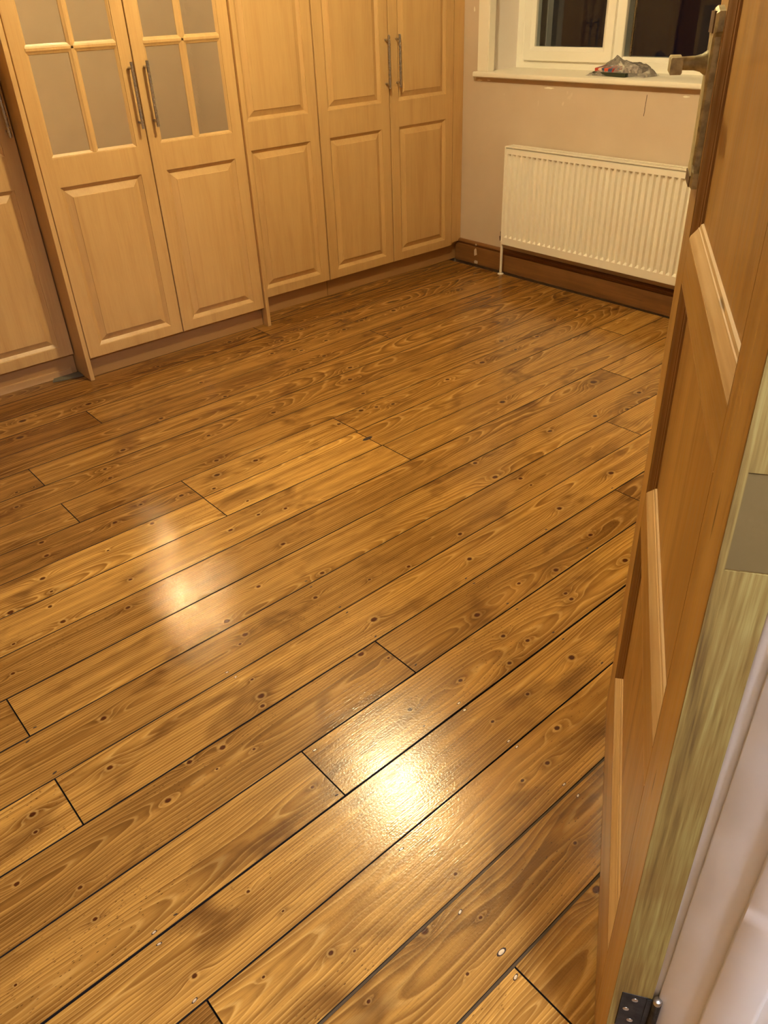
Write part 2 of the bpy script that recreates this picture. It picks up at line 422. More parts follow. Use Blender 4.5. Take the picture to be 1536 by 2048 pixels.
obj('architrave', long_box(JX1 + 0.006, JX1 + 0.075, YH - 0.018, YH, 0, 2.10, 40, 0.0004, 6, 0.003), MAT['jamb'], lin, L0, 50)
lin2 = empty('trim_2', (JX0, 0.1, 0), kind='structure', label='white gloss painted door lining on the latch side and head of the doorway')
L0 = lin2.location
obj('jamb', bbox(JX0 - LT, JX0, YH, YD, 0, 2.04, bev=0.002), MAT['jamb'], lin2, L0)
obj('door_stop', bbox(JX0 - 0.004, JX0 + 0.012, 0.056, 0.104, 0, 2.03, bev=0.002), MAT['jamb'], lin2, L0)
obj('head', bbox(JX0, JX1, YH, YD, 2.01, 2.04, bev=0.002), MAT['jamb'], lin2, L0)

# ------------------------------------------------------------------ floor
fl = props(obj('floor', bbox(XB, XW, -1.35, YB, -0.06, -0.022), MAT['under']),
           'varnished orange-brown pine floorboards running towards the window wall', kind='structure')
fl.rotation_euler = (0, 0, FLOOR_ROT)
SEAMS = [3.815, 3.665, 3.515, 3.365, 3.215, 3.064, 2.914, 2.763, 2.612, 2.459, 2.308, 2.158, 2.011, 1.8635, 1.7145, 1.5635, 1.414, 1.2655, 1.118,
         0.969, 0.8185, 0.673, 0.522, 0.376, 0.226, 0.077, -0.073, -0.223]
GAP = {0.969: 2.6, 0.8185: 4.0, 0.673: 2.6, 0.522: 4.6, 0.376: 4.6, 1.118: 2.6, 1.5635: 2.6, 1.414: 2.4, 1.2655: 2.2, 1.7145: 2.6, 1.8635: 2.2, 2.011: 2.2, 2.158: 2.0}
# butt joints: (board index counted by its upper seam, u of the joint)
JOINT = {2.914: [0.911], 2.612: [0.57], 2.308: [0.565], 2.158: [0.920, 1.572], 2.011: [0.919, 1.562], 1.8635: [1.566], 1.5635: [0.133], 1.2655: [0.130],
         0.969: [0.552], 1.118: [0.888], 0.376: [0.551], 0.673: [0.146], 2.0115: [], 1.12: [], 3.215: [1.9], 2.763: [2.27], 1.7145: [2.65], 1.414: [2.27], 0.522: [-0.3], 0.8185: [-0.3]}
JOINT[2.011] = [0.919, 1.562, 3.035]
JOINT[1.118] = [0.888, 1.897]
def KN(s):
    out = []
    for tok in s.split():
        a = [float(q) for q in tok.split(',')]
        out.append((a[0], a[1], a[2] if len(a) > 2 else 5.0))
    return out
KPX = KN("""459,684 564,681 544,707 589,699 402,765 314,783 450,793 322,837,6 417,871 547,825,6 597,740 433,921,6 511,921,6 316,733,4
434,950,7 363,991,6 428,977,5 461,1060,6 517,1029,5 571,1017,5 495,1002,4 304,1047,6 517,1173,6 566,1088,6
454,1242,8 490,1269,7 480,1288,4 522,1392,8.5 504,1359,4 525,1412,6 445,1495,8 379,1524,7 434,1538,4 336,1601,8.5 508,1498,4
389,1952,8 496,1783,5 566,1822,3.5 527,1954,4 1003,682,6 1110,640,4 1152,620,6 1074,673,5 964,725,7 1031,699,4 916,580,5 1187,764,9 1005,804,8
1100,862,6 950,926,6 990,954,8 1119,1017,7 920,1068,6 1062,970,4 1041,957,6 939,1118,7 1038,1167,5 954,1230,8 1006,1272,6 1055,1281,6 1019,1326,6 1143,1315,9
921,1361,6 1131,1187,5 1143,1198,6 1055,1388,5 1112,1140,7 1114,1456,8 1095,1526,6.5 1045,1561,5 985,1443,5 1150,1686,5 961,1835,5 935,1948,5 911,1748,5 1193,1779,12
177,808,7 45,842,9 40,875,9 246,900,6 220,956,5 33,985,4 68,974,3 210,938,5 33,1014,5 281,1009,5
230,1045,6 93,1111,6 83,1085,6 85,1157,7 103,1183,4 100,1213,6 126,1243,7 261,1159,5 27,1288,4 21,1225,9 216,1101,4 256,1215,6
207,1437,8 233,1438,4 220,1535,8 26,1347,5 82,1528,4 690,625,5 723,641,5 688,659,5 652,681,5 603,658,5 603,701,5 787,621,6 726,787,5 722,821,7 753,814,5 786,808,5
648,712,5 678,848,5 700,759,6 700,735,6 895,759,6 1278,785,6 1190,832,6 1254,818,6 1222,946,7 1181,1070,6 1250,1121,8
748,1239,9 722,1308,8 820,1419,7 644,1146,6 671,1100,5 817,1133,5 631,1195,6 777,1370,3.5 777,1316,4 848,1452,4 781,1029,5 841,1020,5 739,1159,4
65,1629,8 71,1664,5 33,1768,7 129,1754,4 160,1775,6 190,1838,6 31,1970,4 796,1532,9 625,1574,5 662,1906,7 709,1902,4 737,2003,5 850,1862,10""")
def floor_uv(px, py):
    v = fw * F_PX + r2 * (px - 768) + u2 * (1024 - py)
    t = -CAM_H / v.z; X, Y = v.x * t, v.y * t
    c, s = math.cos(FLOOR_ROT), math.sin(FLOOR_ROT)
    return X * c + Y * s, -X * s + Y * c, t * F_PX
KNOTS = []
for px, py, pr in KPX:
    u, v, dist = floor_uv(px, py)
    KNOTS.append((u, v, pr * dist / F_PX * 0.62))
NAILS = [(0.553, 0.404, 1.9, 0), (0.551, 0.498, 1.1, 0), (0.894, 0.834, 1, 0), (0.889, 0.811, 1, 0), (0.895, 0.687, 1, 0), (0.896, 0.665, 1, 0), (0.894, 0.539, 1, 0), (0.893, 0.504, 1, 0),
         (0.134, 0.830, 1, 0), (0.131, 0.806, 1, 0), (0.131, 0.685, 1.1, 0), (0.177, 0.833, 0.9, 1), (0.556, 0.656, 1, 0), (0.606, 0.634, 0.9, 0), (0.559, 1.281, 0.9, 0), (0.566, 1.253, 0.9, 0),
         (1.232, 0.835, 1, 1), (1.231, 0.804, 1, 1), (1.233, 0.986, 1, 1), (1.234, 0.955, 1, 1), (1.231, 1.104, 1, 1), (1.231, 1.134, 1, 1), (0.124, 1.403, 1.2, 1), (0.136, 1.280, 1.2, 1),
         (0.540, 0.362, 1.2, 0), (0.575, 0.952, 1, 0), (0.540, 0.832, 1, 1), (0.151, 1.432, 1, 1), (0.905, 0.988, 1, 1), (0.90, 1.130, 1, 1), (1.90, 1.13, 1, 1), (1.58, 0.99, 1, 1), (1.57, 1.13, 1, 1),
         (1.232, 0.69, 1, 1), (1.232, 0.655, 1, 1), (1.232, 0.54, 1, 1), (1.232, 0.50, 1, 1), (0.905, 1.28, 1, 1), (0.905, 1.25, 1, 1), (0.905, 1.43, 1, 1), (0.90, 1.40, 1, 1), (1.559, 1.94, 5.0, 1), (1.572, 2.05, 2.0, 1)]
def nail_mesh(name, hole):
    bm = bmesh.new(); L, W = (0.0045, 0.0018)
    n = 10
    prof = [(math.cos(2 * math.pi * i / n) * L * (1 if hole else 0.8), math.sin(2 * math.pi * i / n) * W) for i in range(n)]
    A = [bm.verts.new((a, b, -0.002)) for a, b in prof]; B = [bm.verts.new((a, b, 0.0002)) for a, b in prof]
    for i in range(n): bm.faces.new((A[i], A[(i + 1) % n], B[(i + 1) % n], B[i]))
    bm.faces.new(B); bm.faces.new(A[::-1])
    if not hole:   # dark punched rim under the bright head
        pass
    me = bpy.data.meshes.new(name); bm.to_mesh(me); bm.free()
    me.materials.append(MAT['nailhole'] if hole else MAT['knob_nail']); return me
ME_HOLE = nail_mesh('nail_hole', True); ME_NAIL = nail_mesh('nail_head', False)
TONE = {(2.158, 1): 0.75, (2.011, 0): 0.9, (2.011, 1): 1.0, (1.8635, 0): 0.85, (1.8635, 1): 0.55, (2.158, 2): 0.45, (2.011, 2): 0.5, (1.7145, 0): 0.45, (3.064, 0): 0.25, (2.914, 1): 0.35,
        (2.763, 0): 0.2, (2.612, 1): 0.4, (1.2655, 0): 0.9, (0.673, 0): 0.2, (0.376, 0): 0.95, (0.376, 1): 0.7, (0.673, 1): 0.9, (0.522, 0): 0.8, (0.8185, 1): 0.85, (0.969, 1): 0.8}
random.seed(21)
def board_mesh(u0, u1, v0, v1):
    """one plank with slightly eased, slightly wavering long edges"""
    bm = bmesh.new(); n = max(2, int((u1 - u0) / 0.16)); e = 0.0006; H = 0.022
    rings = []
    for i in range(n + 1):
        u = u0 + (u1 - u0) * i / n
        w0 = random.uniform(-0.0004, 0.0005); w1 = random.uniform(-0.0005, 0.0004)
        a, b = v0 + w0, v1 + w1
        rings.append([bm.verts.new(p) for p in ((u, a, -H), (u, a, -e), (u, a + e, 0), (u, b - e, 0), (u, b, -e), (u, b, -H))])
    for A, B in zip(rings, rings[1:]):
        for i in range(5): bm.faces.new((A[i], A[i + 1], B[i + 1], B[i])).material_index = 0 if i == 2 else 1
        bm.faces.new((A[5], A[0], B[0], B[5])).material_index = 1
    bm.faces.new(rings[0][::-1]).material_index = 1; bm.faces.new(rings[-1]).material_index = 1
    return bm
BOARDS = []
for top, bot in zip(SEAMS, SEAMS[1:]):
    g1 = GAP.get(top, 2.4) / 2000; g0 = GAP.get(bot, 2.4) / 2000
    ends = [XB + 0.01] + sorted(JOINT.get(top, [])) + [XW - 0.026]
    for k, (a, b) in enumerate(zip(ends, ends[1:])):
        ga = 0.0016 if k else 0.0; gb = 0.0016 if k < len(ends) - 2 else 0.0
        v0, v1 = bot + g0, top - g1
        if bot < 0.1: b = min(b, 0.9) if False else b
        o = obj('floorboard', board_mesh(a + ga, b - gb, v0, v1), MAT['floor'], fl)
        dz = random.uniform(-0.0002, 0.0002)
        o.location.z = dz; o.data.materials.append(MAT['under'])
        lo_, hi_ = (0.0, 0.20) if bot > 2.6 else ((0.16, 0.5) if bot > 2.0 else (0.38, 0.76))
        rv_ = random.uniform(lo_, hi_); o['tone'] = TONE.get((top, k), rv_)
        o['heart'] = (v0 + v1) / 2 + random.uniform(-0.06, 0.06)
        o['depth'] = random.uniform(-0.03, 0.06)
        o['slope'] = random.choice((-1, 1)) * random.uniform(0.015, 0.045)
        ks = sorted([kn for kn in KNOTS if v0 - 0.004 < kn[1] < v1 + 0.004 and a - 0.01 < kn[0] < b + 0.01], key=lambda q: -q[2])[:NK]
        for i in range(NK):
            o['knot%d' % i] = [float(q) for q in ks[i]] if i < len(ks) else [100.0, 100.0, 0.0]
        BOARDS.append((o, a, b, v0, v1))
for u, v, s, hole in NAILS:
    for o, a, b, v0, v1 in BOARDS:
        if a < u < b and v0 < v < v1:
            n = mobj('nail_hole' if hole else 'nail_head', ME_HOLE if hole else ME_NAIL, o, (u, v, 0.0), random.uniform(-0.3, 0.3))
            n.scale = (s, s, 1); 
            if not hole:
                h = mobj('nail_hole', ME_HOLE, o, (u, v, -0.00015), n.rotation_euler.z); h.scale = (s * 1.25, s * 1.35, 1)
            break
# filler worked into the two widest gaps
for vv in (0.522, 0.376):
    bmf = bbox(-0.9, 1.6, vv - 0.0021, vv + 0.0021, -0.022, -0.0016)
    obj('gap_filler', bmf, MAT['filler'], fl)

# ------------------------------------------------------------------ skirting on the window wall
sk_prof = [(XW, 0), (XW - 0.022, 0.0), (XW - 0.022, 0.088), (XW - 0.019, 0.094), (XW - 0.013, 0.097), (XW - 0.013, 0.102), (XW - 0.019, 0.106), (XW - 0.020, 0.112), (XW - 0.016, 0.118), (XW - 0.009, 0.122), (XW, 0.122)]
sk = props(obj('baseboard_window', prism(sk_prof, 'y', YD, 3.345), MAT['skirt'], smooth=30), 'brown stained moulded skirting board below the white radiator', kind='structure')
bmp = bmesh.new()
random.seed(3)
def splat(bm, x, yc, zc, ry, rz, n=12):
    c = bm.verts.new((x, yc, zc)); R = []
    for i in range(n):
        t = 2 * math.pi * i / n; k = random.uniform(0.65, 1.1)
        R.append(bm.verts.new((x, yc + ry * k * math.cos(t), zc + rz * k * math.sin(t))))
    for i in range(n): bm.faces.new((c, R[i], R[(i + 1) % n]))
splat(bmp, XW - 0.0225, 3.178, 0.068, 0.014, 0.024); splat(bmp, XW - 0.0225, 3.172, 0.012, 0.016, 0.012); splat(bmp, XW - 0.0205, 3.178, 0.110, 0.007, 0.006)
obj('paint_patch', bmp, MAT['wall'], sk)
sk2 = props(obj('baseboard_right', bbox(JX1 + 0.09, XW - 0.03, YD, YD + 0.02, 0, 0.12, bev=0.003), MAT['skirt']), 'brown stained skirting board on the door wall behind the open door', kind='structure')

# ------------------------------------------------------------------ window
XF = 3.655
wn = empty('window_1', (XF, (WY0 + WY1) / 2, 0.99), kind='structure', label='white plastic casement window with dark night panes above the sill')
W0 = wn.location
def ring_yz(bm, y0, y1, z0, z1, w, x0, x1, prof=None):
    """rectangular frame in the YZ plane with a bevelled inner edge; loops of (inset, x)"""
    loops = prof or [(0, x1), (0, x0), (w * 0.7, x0), (w, x0 + 0.012), (w, x1)]
    vs = []
    for ins, xx in loops:
        vs.append([bm.verts.new((xx, yy, zz)) for yy, zz in ((y0 + ins, z0 + ins), (y1 - ins, z0 + ins), (y1 - ins, z1 - ins), (y0 + ins, z1 - ins))])
    n = len(vs)
    for k in range(n):
        A, B = vs[k], vs[(k + 1) % n]
        for i in range(4): bm.faces.new((A[i], A[(i + 1) % 4], B[(i + 1) % 4], B[i]))
ZF0 = 0.987
bm = bmesh.new(); ring_yz(bm, WY0, WY1 - 0.002, ZF0, WZ1, 0.062, XF - 0.005, XF + 0.06)
obj('frame', bm, MAT['upvc'], wn, W0)
YM = 2.560
obj('mullion', bbox(XF - 0.005, XF + 0.06, YM - 0.030, YM + 0.030, ZF0 + 0.03, WZ1 - 0.03, bev=0.004), MAT['upvc'], wn, W0)
bm = bmesh.new(); ring_yz(bm, 2.578, 3.128, ZF0 + 0.036, WZ1 - 0.036, 0.062, XF - 0.022, XF + 0.03)
sash = obj('opening_sash', bm, MAT['upvc'], wn, W0)
obj('pane', bbox(XF + 0.004, XF + 0.008, 2.630, 3.075, ZF0 + 0.09, WZ1 - 0.09), MAT['glass'], wn, W0)
obj('pane', bbox(XF + 0.014, XF + 0.018, WY0 + 0.05, YM - 0.02, ZF0 + 0.045, WZ1 - 0.05), MAT['glass'], wn, W0)
bm = bbox(XF - 0.034, XF - 0.022, 2.60, 2.622, 1.42, 1.54, bev=0.003); box(bm, XF - 0.05, XF - 0.036, 2.604, 2.618, 1.40, 1.50)
obj('window_handle', bm, MAT['white'], sash, None).location = -Vector(W0)
# spacer bar seen edge-on in the fixed pane
obj('spacer_bar', bbox(XF + 0.022, XF + 0.030, YM - 0.062, YM - 0.056, ZF0 + 0.06, WZ1 - 0.06), MAT['steel'], wn, W0)
# reveal lining and sill
obj('reveal_side', bbox(XW + 0.001, XF, WY1 - 0.004, WY1 + 0.001, WZ0 + 0.02, WZ1), MAT['reveal'], wn, W0)
bm = bmesh.new()
box(bm, XW - 0.012, XW + 0.030, WY1 - 0.050, WY1 + 0.022, 0.9872, WZ1 + 0.03); box(bm, XW - 0.017, XW + 0.032, WY1 - 0.058, WY1 - 0.044, 0.9872, WZ1 + 0.03)
bmesh.ops.bevel(bm, geom=list(bm.edges), offset=0.003, segments=2, affect='EDGES')
obj('reveal_bead', bm, MAT['white'], wn, W0)
sp_ = [(XF + 0.02, 0.962), (XW - 0.030, 0.962), (XW - 0.036, 0.966), (XW - 0.038, 0.975), (XW - 0.036, 0.984), (XW - 0.030, 0.987), (XF + 0.02, 0.987)]
bm = prism(sp_, 'y', WY0 - 0.04, 3.222)
for v in bm.verts:
    if v.co.x > XW + 0.001 and v.co.y > WY1: pass
obj('sill', prism(sp_, 'y', WY0 + 0.002, WY1 - 0.002), MAT['white'], wn, W0, 40)
sp2 = [(XW + 0.0, 0.962), (XW - 0.030, 0.962), (XW - 0.036, 0.966), (XW - 0.038, 0.975), (XW - 0.036, 0.984), (XW - 0.030, 0.987), (XW + 0.0, 0.987)]
bm.free()
obj('sill_horn', prism(sp2, 'y', WY1 - 0.002, 3.222), MAT['white'], wn, W0, 40)
# outside: outer reveal, ground
props(obj('wall_outer_reveal', bbox(XF + 0.15, XF + 0.19, WY1 - 0.072, WY1 - 0.028, 0.80, WZ1), MAT['reveal']), 'pale outer window reveal seen through the left pane', kind='structure')
props(obj('ground_outside', bbox(XW + TW, 30, -12, 18, -2.9, -2.8), MAT['night']), 'dark ground outside the window at night', kind='structure')
# crack and filler marks on the wall
bm = bmesh.new(); random.seed(5)
pts = [(2.190 + random.uniform(-0.0008, 0.0008) + 0.004 * i / 8, 0.928 - 0.085 * i / 8) for i in range(9)]
for (a, b), (c, d) in zip(pts, pts[1:]):
    w = 0.0014
    bm.faces.new([bm.verts.new(p) for p in ((XW - 0.0006, a - w, b), (XW - 0.0006, a + w, b), (XW - 0.0006, c + w, d), (XW - 0.0006, c - w, d))])
wall = bpy.data.objects['wall_window']
obj('plaster_crack', bm, MAT['rubber'], wall)
bm = bmesh.new(); random.seed(9)
for yc, zc, ry, rz in ((3.205, 0.945, 0.02, 0.006), (3.14, 0.948, 0.012, 0.004), (3.24, 0.955, 0.01, 0.02), (2.74, 0.93, 0.03, 0.005), (3.255, 1.26, 0.006, 0.014), (2.0, 0.93, 0.02, 0.004)):
    splat(bm, XW - 0.0005, yc, zc, ry, rz)
obj('filler_patch', bm, MAT['white'], wall)

# ------------------------------------------------------------------ radiator
RX, RY0, RY1, RZ0, RZ1 = 3.307, 1.735, 2.935, 0.172, 0.664
rad = empty('radiator', (3.34, (RY0 + RY1) / 2, RZ0), label='white ribbed panel radiator on the wall under the window', cat='radiator')
R0 = rad.location
bm = bmesh.new()
def quad(bm, *p): return bm.faces.new([bm.verts.new(q) for q in p])
ya, yb, za, zb_ = RY0 + 0.006, RY1 - 0.006, RZ0 + 0.004, RZ1 - 0.012
N = 35; pitch = 0.0333; st = 0.0
yc0 = 2.903; gz0, gz1 = 0.208, 0.628; dep = 0.013; hw = 0.0105; sl = 0.0050
ys = []
for i in range(N):
    c = yc0 - pitch * i; ys.append(c)
prev = yb
for c in ys:
    quad(bm, (RX, prev, za), (RX, c + hw, za), (RX, c + hw, zb_), (RX, prev, zb_))
    quad(bm, (RX, c + hw, za), (RX, c - hw, za), (RX, c - hw, gz0), (RX, c + hw, gz0))
    quad(bm, (RX, c + hw, gz1), (RX, c - hw, gz1), (RX, c - hw, zb_), (RX, c + hw, zb_))
    d0 = RX + dep; e = 0.010
    o_ = ((c + hw, gz0), (c - hw, gz0), (c - hw, gz1), (c + hw, gz1)); i_ = ((c + hw - sl, gz0 + e), (c - hw + sl, gz0 + e), (c - hw + sl, gz1 - e * 0.8), (c + hw - sl, gz1 - e * 0.8))
    for k in range(4):
        a, b = o_[k], o_[(k + 1) % 4]; p, q = i_[k], i_[(k + 1) % 4]
        quad(bm, (RX, *a), (RX, *b), (d0, *q), (d0, *p))
    quad(bm, *[(d0, *p) for p in i_])
    prev = c - hw
quad(bm, (RX, prev, za), (RX, ya, za), (RX, ya, zb_), (RX, prev, zb_))
for (y0, z0), (y1, z1) in (((ya, za), (yb, za)), ((yb, za), (yb, zb_)), ((yb, zb_), (ya, zb_)), ((ya, zb_), (ya, za))):
    quad(bm, (RX, y0, z0), (RX, y1, z1), (RX + 0.012, y1, z1), (RX + 0.012, y0, z0))
bmesh.ops.remove_doubles(bm, verts=bm.verts, dist=0.00005)
obj('front_panel', bm, MAT['rad'], rad, R0)
obj('side_cover', bbox(RX - 0.002, RX + 0.066, RY1 - 0.005, RY1 + 0.001, RZ0 + 0.01, RZ1, bev=0.002), MAT['rad'], rad, R0)
obj('side_cover', bbox(RX - 0.002, RX + 0.066, RY0 - 0.001, RY0 + 0.005, RZ0 + 0.01, RZ1, bev=0.002), MAT['rad'], rad, R0)
bm = bmesh.new()
box(bm, RX + 0.002, RX + 0.010, RY0 + 0.004, RY1 - 0.004, RZ1 - 0.006, RZ1); box(bm, RX + 0.056, RX + 0.064, RY0 + 0.004, RY1 - 0.004, RZ1 - 0.006, RZ1)
for i in range(58):
    y = RY0 + 0.02 + i * 0.0203
    v = box(bm, RX + 0.008, RX + 0.058, y, y + 0.012, RZ1 - 0.005, RZ1 - 0.001)
    for q in v:
        if q.co.x > RX + 0.03: q.co.y -= 0.012
obj('top_grille', bm, MAT['rad'], rad, R0)
obj('back_panel', bbox(RX + 0.050, RX + 0.060, RY0 + 0.01, RY1 - 0.01, RZ0 + 0.004, RZ1 - 0.02), MAT['rad'], rad, R0)
bm = bmesh.new(); box(bm, RX + 0.014, RX + 0.048, RY0 + 0.02, RY1 - 0.02, RZ0 + 0.03, RZ1 - 0.06); obj('convector_fins', bm, MAT['rad'], rad, R0)
obj('bottom_rail', bbox(RX + 0.0, RX + 0.014, RY0 + 0.004, RY1 - 0.004, RZ0 - 0.004, RZ0 + 0.006, bev=0.002), MAT['rad'], rad, R0)
for yb_ in (1.95, 2.72): obj('wall_bracket', bbox(RX + 0.055, XW, yb_, yb_ + 0.03, RZ0 + 0.05, RZ1 - 0.1), MAT['rad'], rad, R0)
bm = bmesh.new(); tube(bm, (RX + 0.016, RY1 + 0.004, 0.0), (RX + 0.016, RY1 + 0.004, RZ0 + 0.02), 0.0075)
pp = obj('pipe', bm, MAT['white'], rad, R0, 40)
bm = bmesh.new(); lathe(bm, (RX + 0.016, RY1 + 0.004, 0.0), (0, 0, 1), [(0, 0.017), (0.003, 0.017), (0.005, 0.008)])
obj('pipe_collar', bm, MAT['white'], rad, R0, 40)
bm = bmesh.new(); lathe(bm, (RX + 0.016, RY1 + 0.008, RZ0 + 0.012), (0, 0, 1), [(0, 0.011), (0.022, 0.013), (0.024, 0.009), (0.046, 0.009), (0.05, 0.006)])
obj('valve', bm, MAT['rubber'], rad, R0, 40)
bm = bmesh.new(); lathe(bm, (RX + 0.016, RY1 + 0.006, RZ0 + 0.062), (0, 0, 1), [(0, 0.007), (0.030, 0.007), (0.032, 0.004)])
obj('valve_cap', bm, MAT['white'], rad, R0, 40)

# ------------------------------------------------------------------ wardrobes
TH = 0.019
def rect_ring(bm, A, B):
    for i in range(4): bm.faces.new((A[i], A[(i + 1) % 4], B[(i + 1) % 4], B[i]))
def loop(bm, x0, x1, z0, z1, ins, y):
    return [bm.verts.new((x, y, z)) for x, z in ((x0 + ins, z0 + ins), (x1 - ins, z0 + ins), (x1 - ins, z1 - ins), (x0 + ins, z1 - ins))]
def door_slab(x0, x1, z0, z1, yf, holes, prof):
    """door front with openings; prof = loops (inset, depth) down each opening"""
    bm = bmesh.new(); e = 0.003
    xs = sorted({x0 + e, x1 - e} | {h[0] for h in holes} | {h[1] for h in holes}); zs = sorted({z0 + e, z1 - e} | {h[2] for h in holes} | {h[3] for h in holes})
    vv = {}
    def V(x, z):
        if (x, z) not in vv: vv[(x, z)] = bm.verts.new((x, yf, z))
        return vv[(x, z)]
    for a, b in zip(xs, xs[1:]):
        for c, d in zip(zs, zs[1:]):
            if any(h[0] - 1e-6 <= a and b <= h[1] + 1e-6 and h[2] - 1e-6 <= c and d <= h[3] + 1e-6 for h in holes): continue
            bm.faces.new((V(a, c), V(b, c), V(b, d), V(a, d)))
    A = loop(bm, x0 + e, x1 - e, z0 + e, z1 - e, 0, yf); B = loop(bm, x0, x1, z0, z1, 0.0008, yf + 0.001); B2 = loop(bm, x0, x1, z0, z1, 0, yf + 0.003); D = loop(bm, x0, x1, z0, z1, 0, yf + TH)
    rect_ring(bm, A, B); rect_ring(bm, B, B2); rect_ring(bm, B2, D); bm.faces.new(D)
    for h in holes:
        prev = loop(bm, *h, 0, yf)
        for ins, dp in prof:
            cur = loop(bm, *h, ins, yf + dp); rect_ring(bm, prev, cur); prev = cur
    bmesh.ops.remove_doubles(bm, verts=bm.verts, dist=0.00002)
    return bm
FRAME_PROF = [(0.0008, 0.0030), (0.003, 0.0034), (0.013, 0.0105), (0.0155, 0.0125)]
def field_panel(h, yf):
    bm = bmesh.new()
    prev = None
    for ins, dp in ((0.0152, 0.0128), (0.0162, 0.0120), (0.019, 0.0112), (0.040, 0.0026), (0.0405, 0.0008), (0.042, 0.0004)):
        cur = loop(bm, *h, ins, yf + dp)
        if prev: rect_ring(bm, prev, cur)
        prev = cur
    bm.faces.new(prev); return bm
def bar_handle(x, zc, yf, L=0.228):
    bm = bmesh.new(); yb = yf - 0.030
    tube(bm, (x, yb, zc - L / 2), (x, yb, zc + L / 2), 0.006, 16)
    for s in (-1, 1): tube(bm, (x, yb, zc + s * (L / 2 - 0.021)), (x, yf + 0.001, zc + s * (L / 2 - 0.021)), 0.0048, 12)
    return bm
ZB, ZT = 0.090, 2.02
def cab_door(cab, c0, x0, x1, yf, kind, handle_x=None):
    m = 0.054
    lo = (x0 + m, x1 - m, 0.134, 0.768)
    if kind == 'panel':
        hi = (x0 + m, x1 - m, 0.886, 1.950)
        holes = [lo, hi]; d = obj('door', door_slab(x0, x1, ZB, ZT, yf, holes, FRAME_PROF), MAT['foil'], cab, c0)
        for h in holes: obj('raised_panel', field_panel(h, yf), MAT['foil'], d, c0)
    else:
        hi = (x0 + m - 0.004, x1 - m + 0.004, 0.870, 1.950)
        # frame with one raised panel below and a glazed opening above
        bm = bmesh.new(); bm.free()
        bm = door_slab(x0, x1, ZB, ZT, yf, [lo, hi], FRAME_PROF)
        d = obj('door', bm, MAT['foil'], cab, c0)
        obj('raised_panel', field_panel(lo, yf), MAT['foil'], d, c0)
        gx0, gx1 = hi[0] + 0.014, hi[1] - 0.014; xm = (hi[0] + hi[1]) / 2
        bars = [1.220, 1.570]
        zr = [hi[2] + 0.014] + bars + [hi[3] - 0.014]
        yg = yf + 0.0095
        for i in range(3):
            a, b = zr[i] + (0.012 if i else 0), zr[i + 1] - (0.012 if i < 2 else 0)
            for xa, xb in ((gx0, xm - 0.012), (xm + 0.012, gx1)):
                obj('glass_pane', bbox(xa - 0.003, xb + 0.003, yg, yg + 0.003, a - 0.003, b + 0.003), MAT['frost'], d, c0)
        # ogee glazing bars, mitred where they cross
        def barprof(c): return [(-0.017, 0.0118), (-0.015, 0.0068), (-0.010, 0.0048), (-0.004, 0.0012), (0.004, 0.0012), (0.010, 0.0048), (0.015, 0.0068), (0.017, 0.0118)]
        edges = [hi[2] + 0.003] + bars + [hi[3] - 0.003]
        for i in range(3):
            za, zb2 = edges[i], edges[i + 1]; bm = bmesh.new(); rows = []
            for end, zz, s in ((0, za, 1), (1, zb2, -1)):
                miter = (i > 0) if end == 0 else (i < 2)
                rows.append([bm.verts.new((xm + w, yf + dp, zz + (s * abs(w) if miter else 0))) for w, dp in barprof(0)])
            for j in range(7): bm.faces.new((rows[0][j], rows[0][j + 1], rows[1][j + 1], rows[1][j]))
            obj('glazing_bar', bm, MAT['foil'], d, c0)
        for zz in bars:
            for xa, xb, ma, mb in ((hi[0] + 0.003, xm, 0, 1), (xm, hi[1] - 0.003, 1, 0)):
                bm = bmesh.new(); rows = []
                for xx, mt, s in ((xa, ma, 1), (xb, mb, -1)):
                    rows.append([bm.verts.new((xx + (s * abs(w) if mt else 0), yf + dp, zz + w)) for w, dp in barprof(0)])
                for j in range(7): bm.faces.new((rows[0][j], rows[0][j + 1], rows[1][j + 1], rows[1][j]))
                obj('glazing_bar', bm, MAT['foil'], d, c0)
    if handle_x is not None:
        h = obj('handle', bar_handle(handle_x, 1.047 if kind == 'glass' else 1.062, yf), MAT['steel'], d, c0, 40)
        h['label'] = 'slim brushed steel bar handle'
    return d
YC, YR, YL = 3.2045, 3.3227, 3.312
YBK = YB - 0.004
def cabinet(x0, x1, yf, plinth_y, label, ztop=2.06):
    loc = ((x0 + x1) / 2, yf + 0.25, 0.0)
    c = empty('wardrobe', loc, 0, label, 'wardrobe', 'fitted beech wardrobes')
    bm = bmesh.new(); t = 0.018
    box(bm, x0 + 0.001, x1 - 0.001, yf + TH + 0.001, YBK, ZB - 0.002, ztop)
    obj('carcass', bm, MAT['foil'], c, loc)
    obj('plinth', bbox(x0 + 0.001, x1 - 0.001, plinth_y, plinth_y + 0.016, 0.0005, ZB - 0.003), MAT['plinth'], c, loc)
    return c, Vector(loc)
# centre pair, glazed, framed by two end panels that stand proud
c, c0 = cabinet(1.031, 1.921, YC, 3.236, 'pale beech double wardrobe with frosted glass panes above raised panels')
cab_door(c, c0, 1.037, 1.4795, YC, 'glass', 1.458)
cab_door(c, c0, 1.4835, 1.920, YC, 'glass', 1.522)
for xa in (1.012, 1.922):
    obj('end_panel', bbox(xa, xa + 0.018, 3.192, YBK, 0.0005, 2.06, bev=0.0008, seg=1), MAT['foil_edge'] if False else MAT['foil'], c, c0)
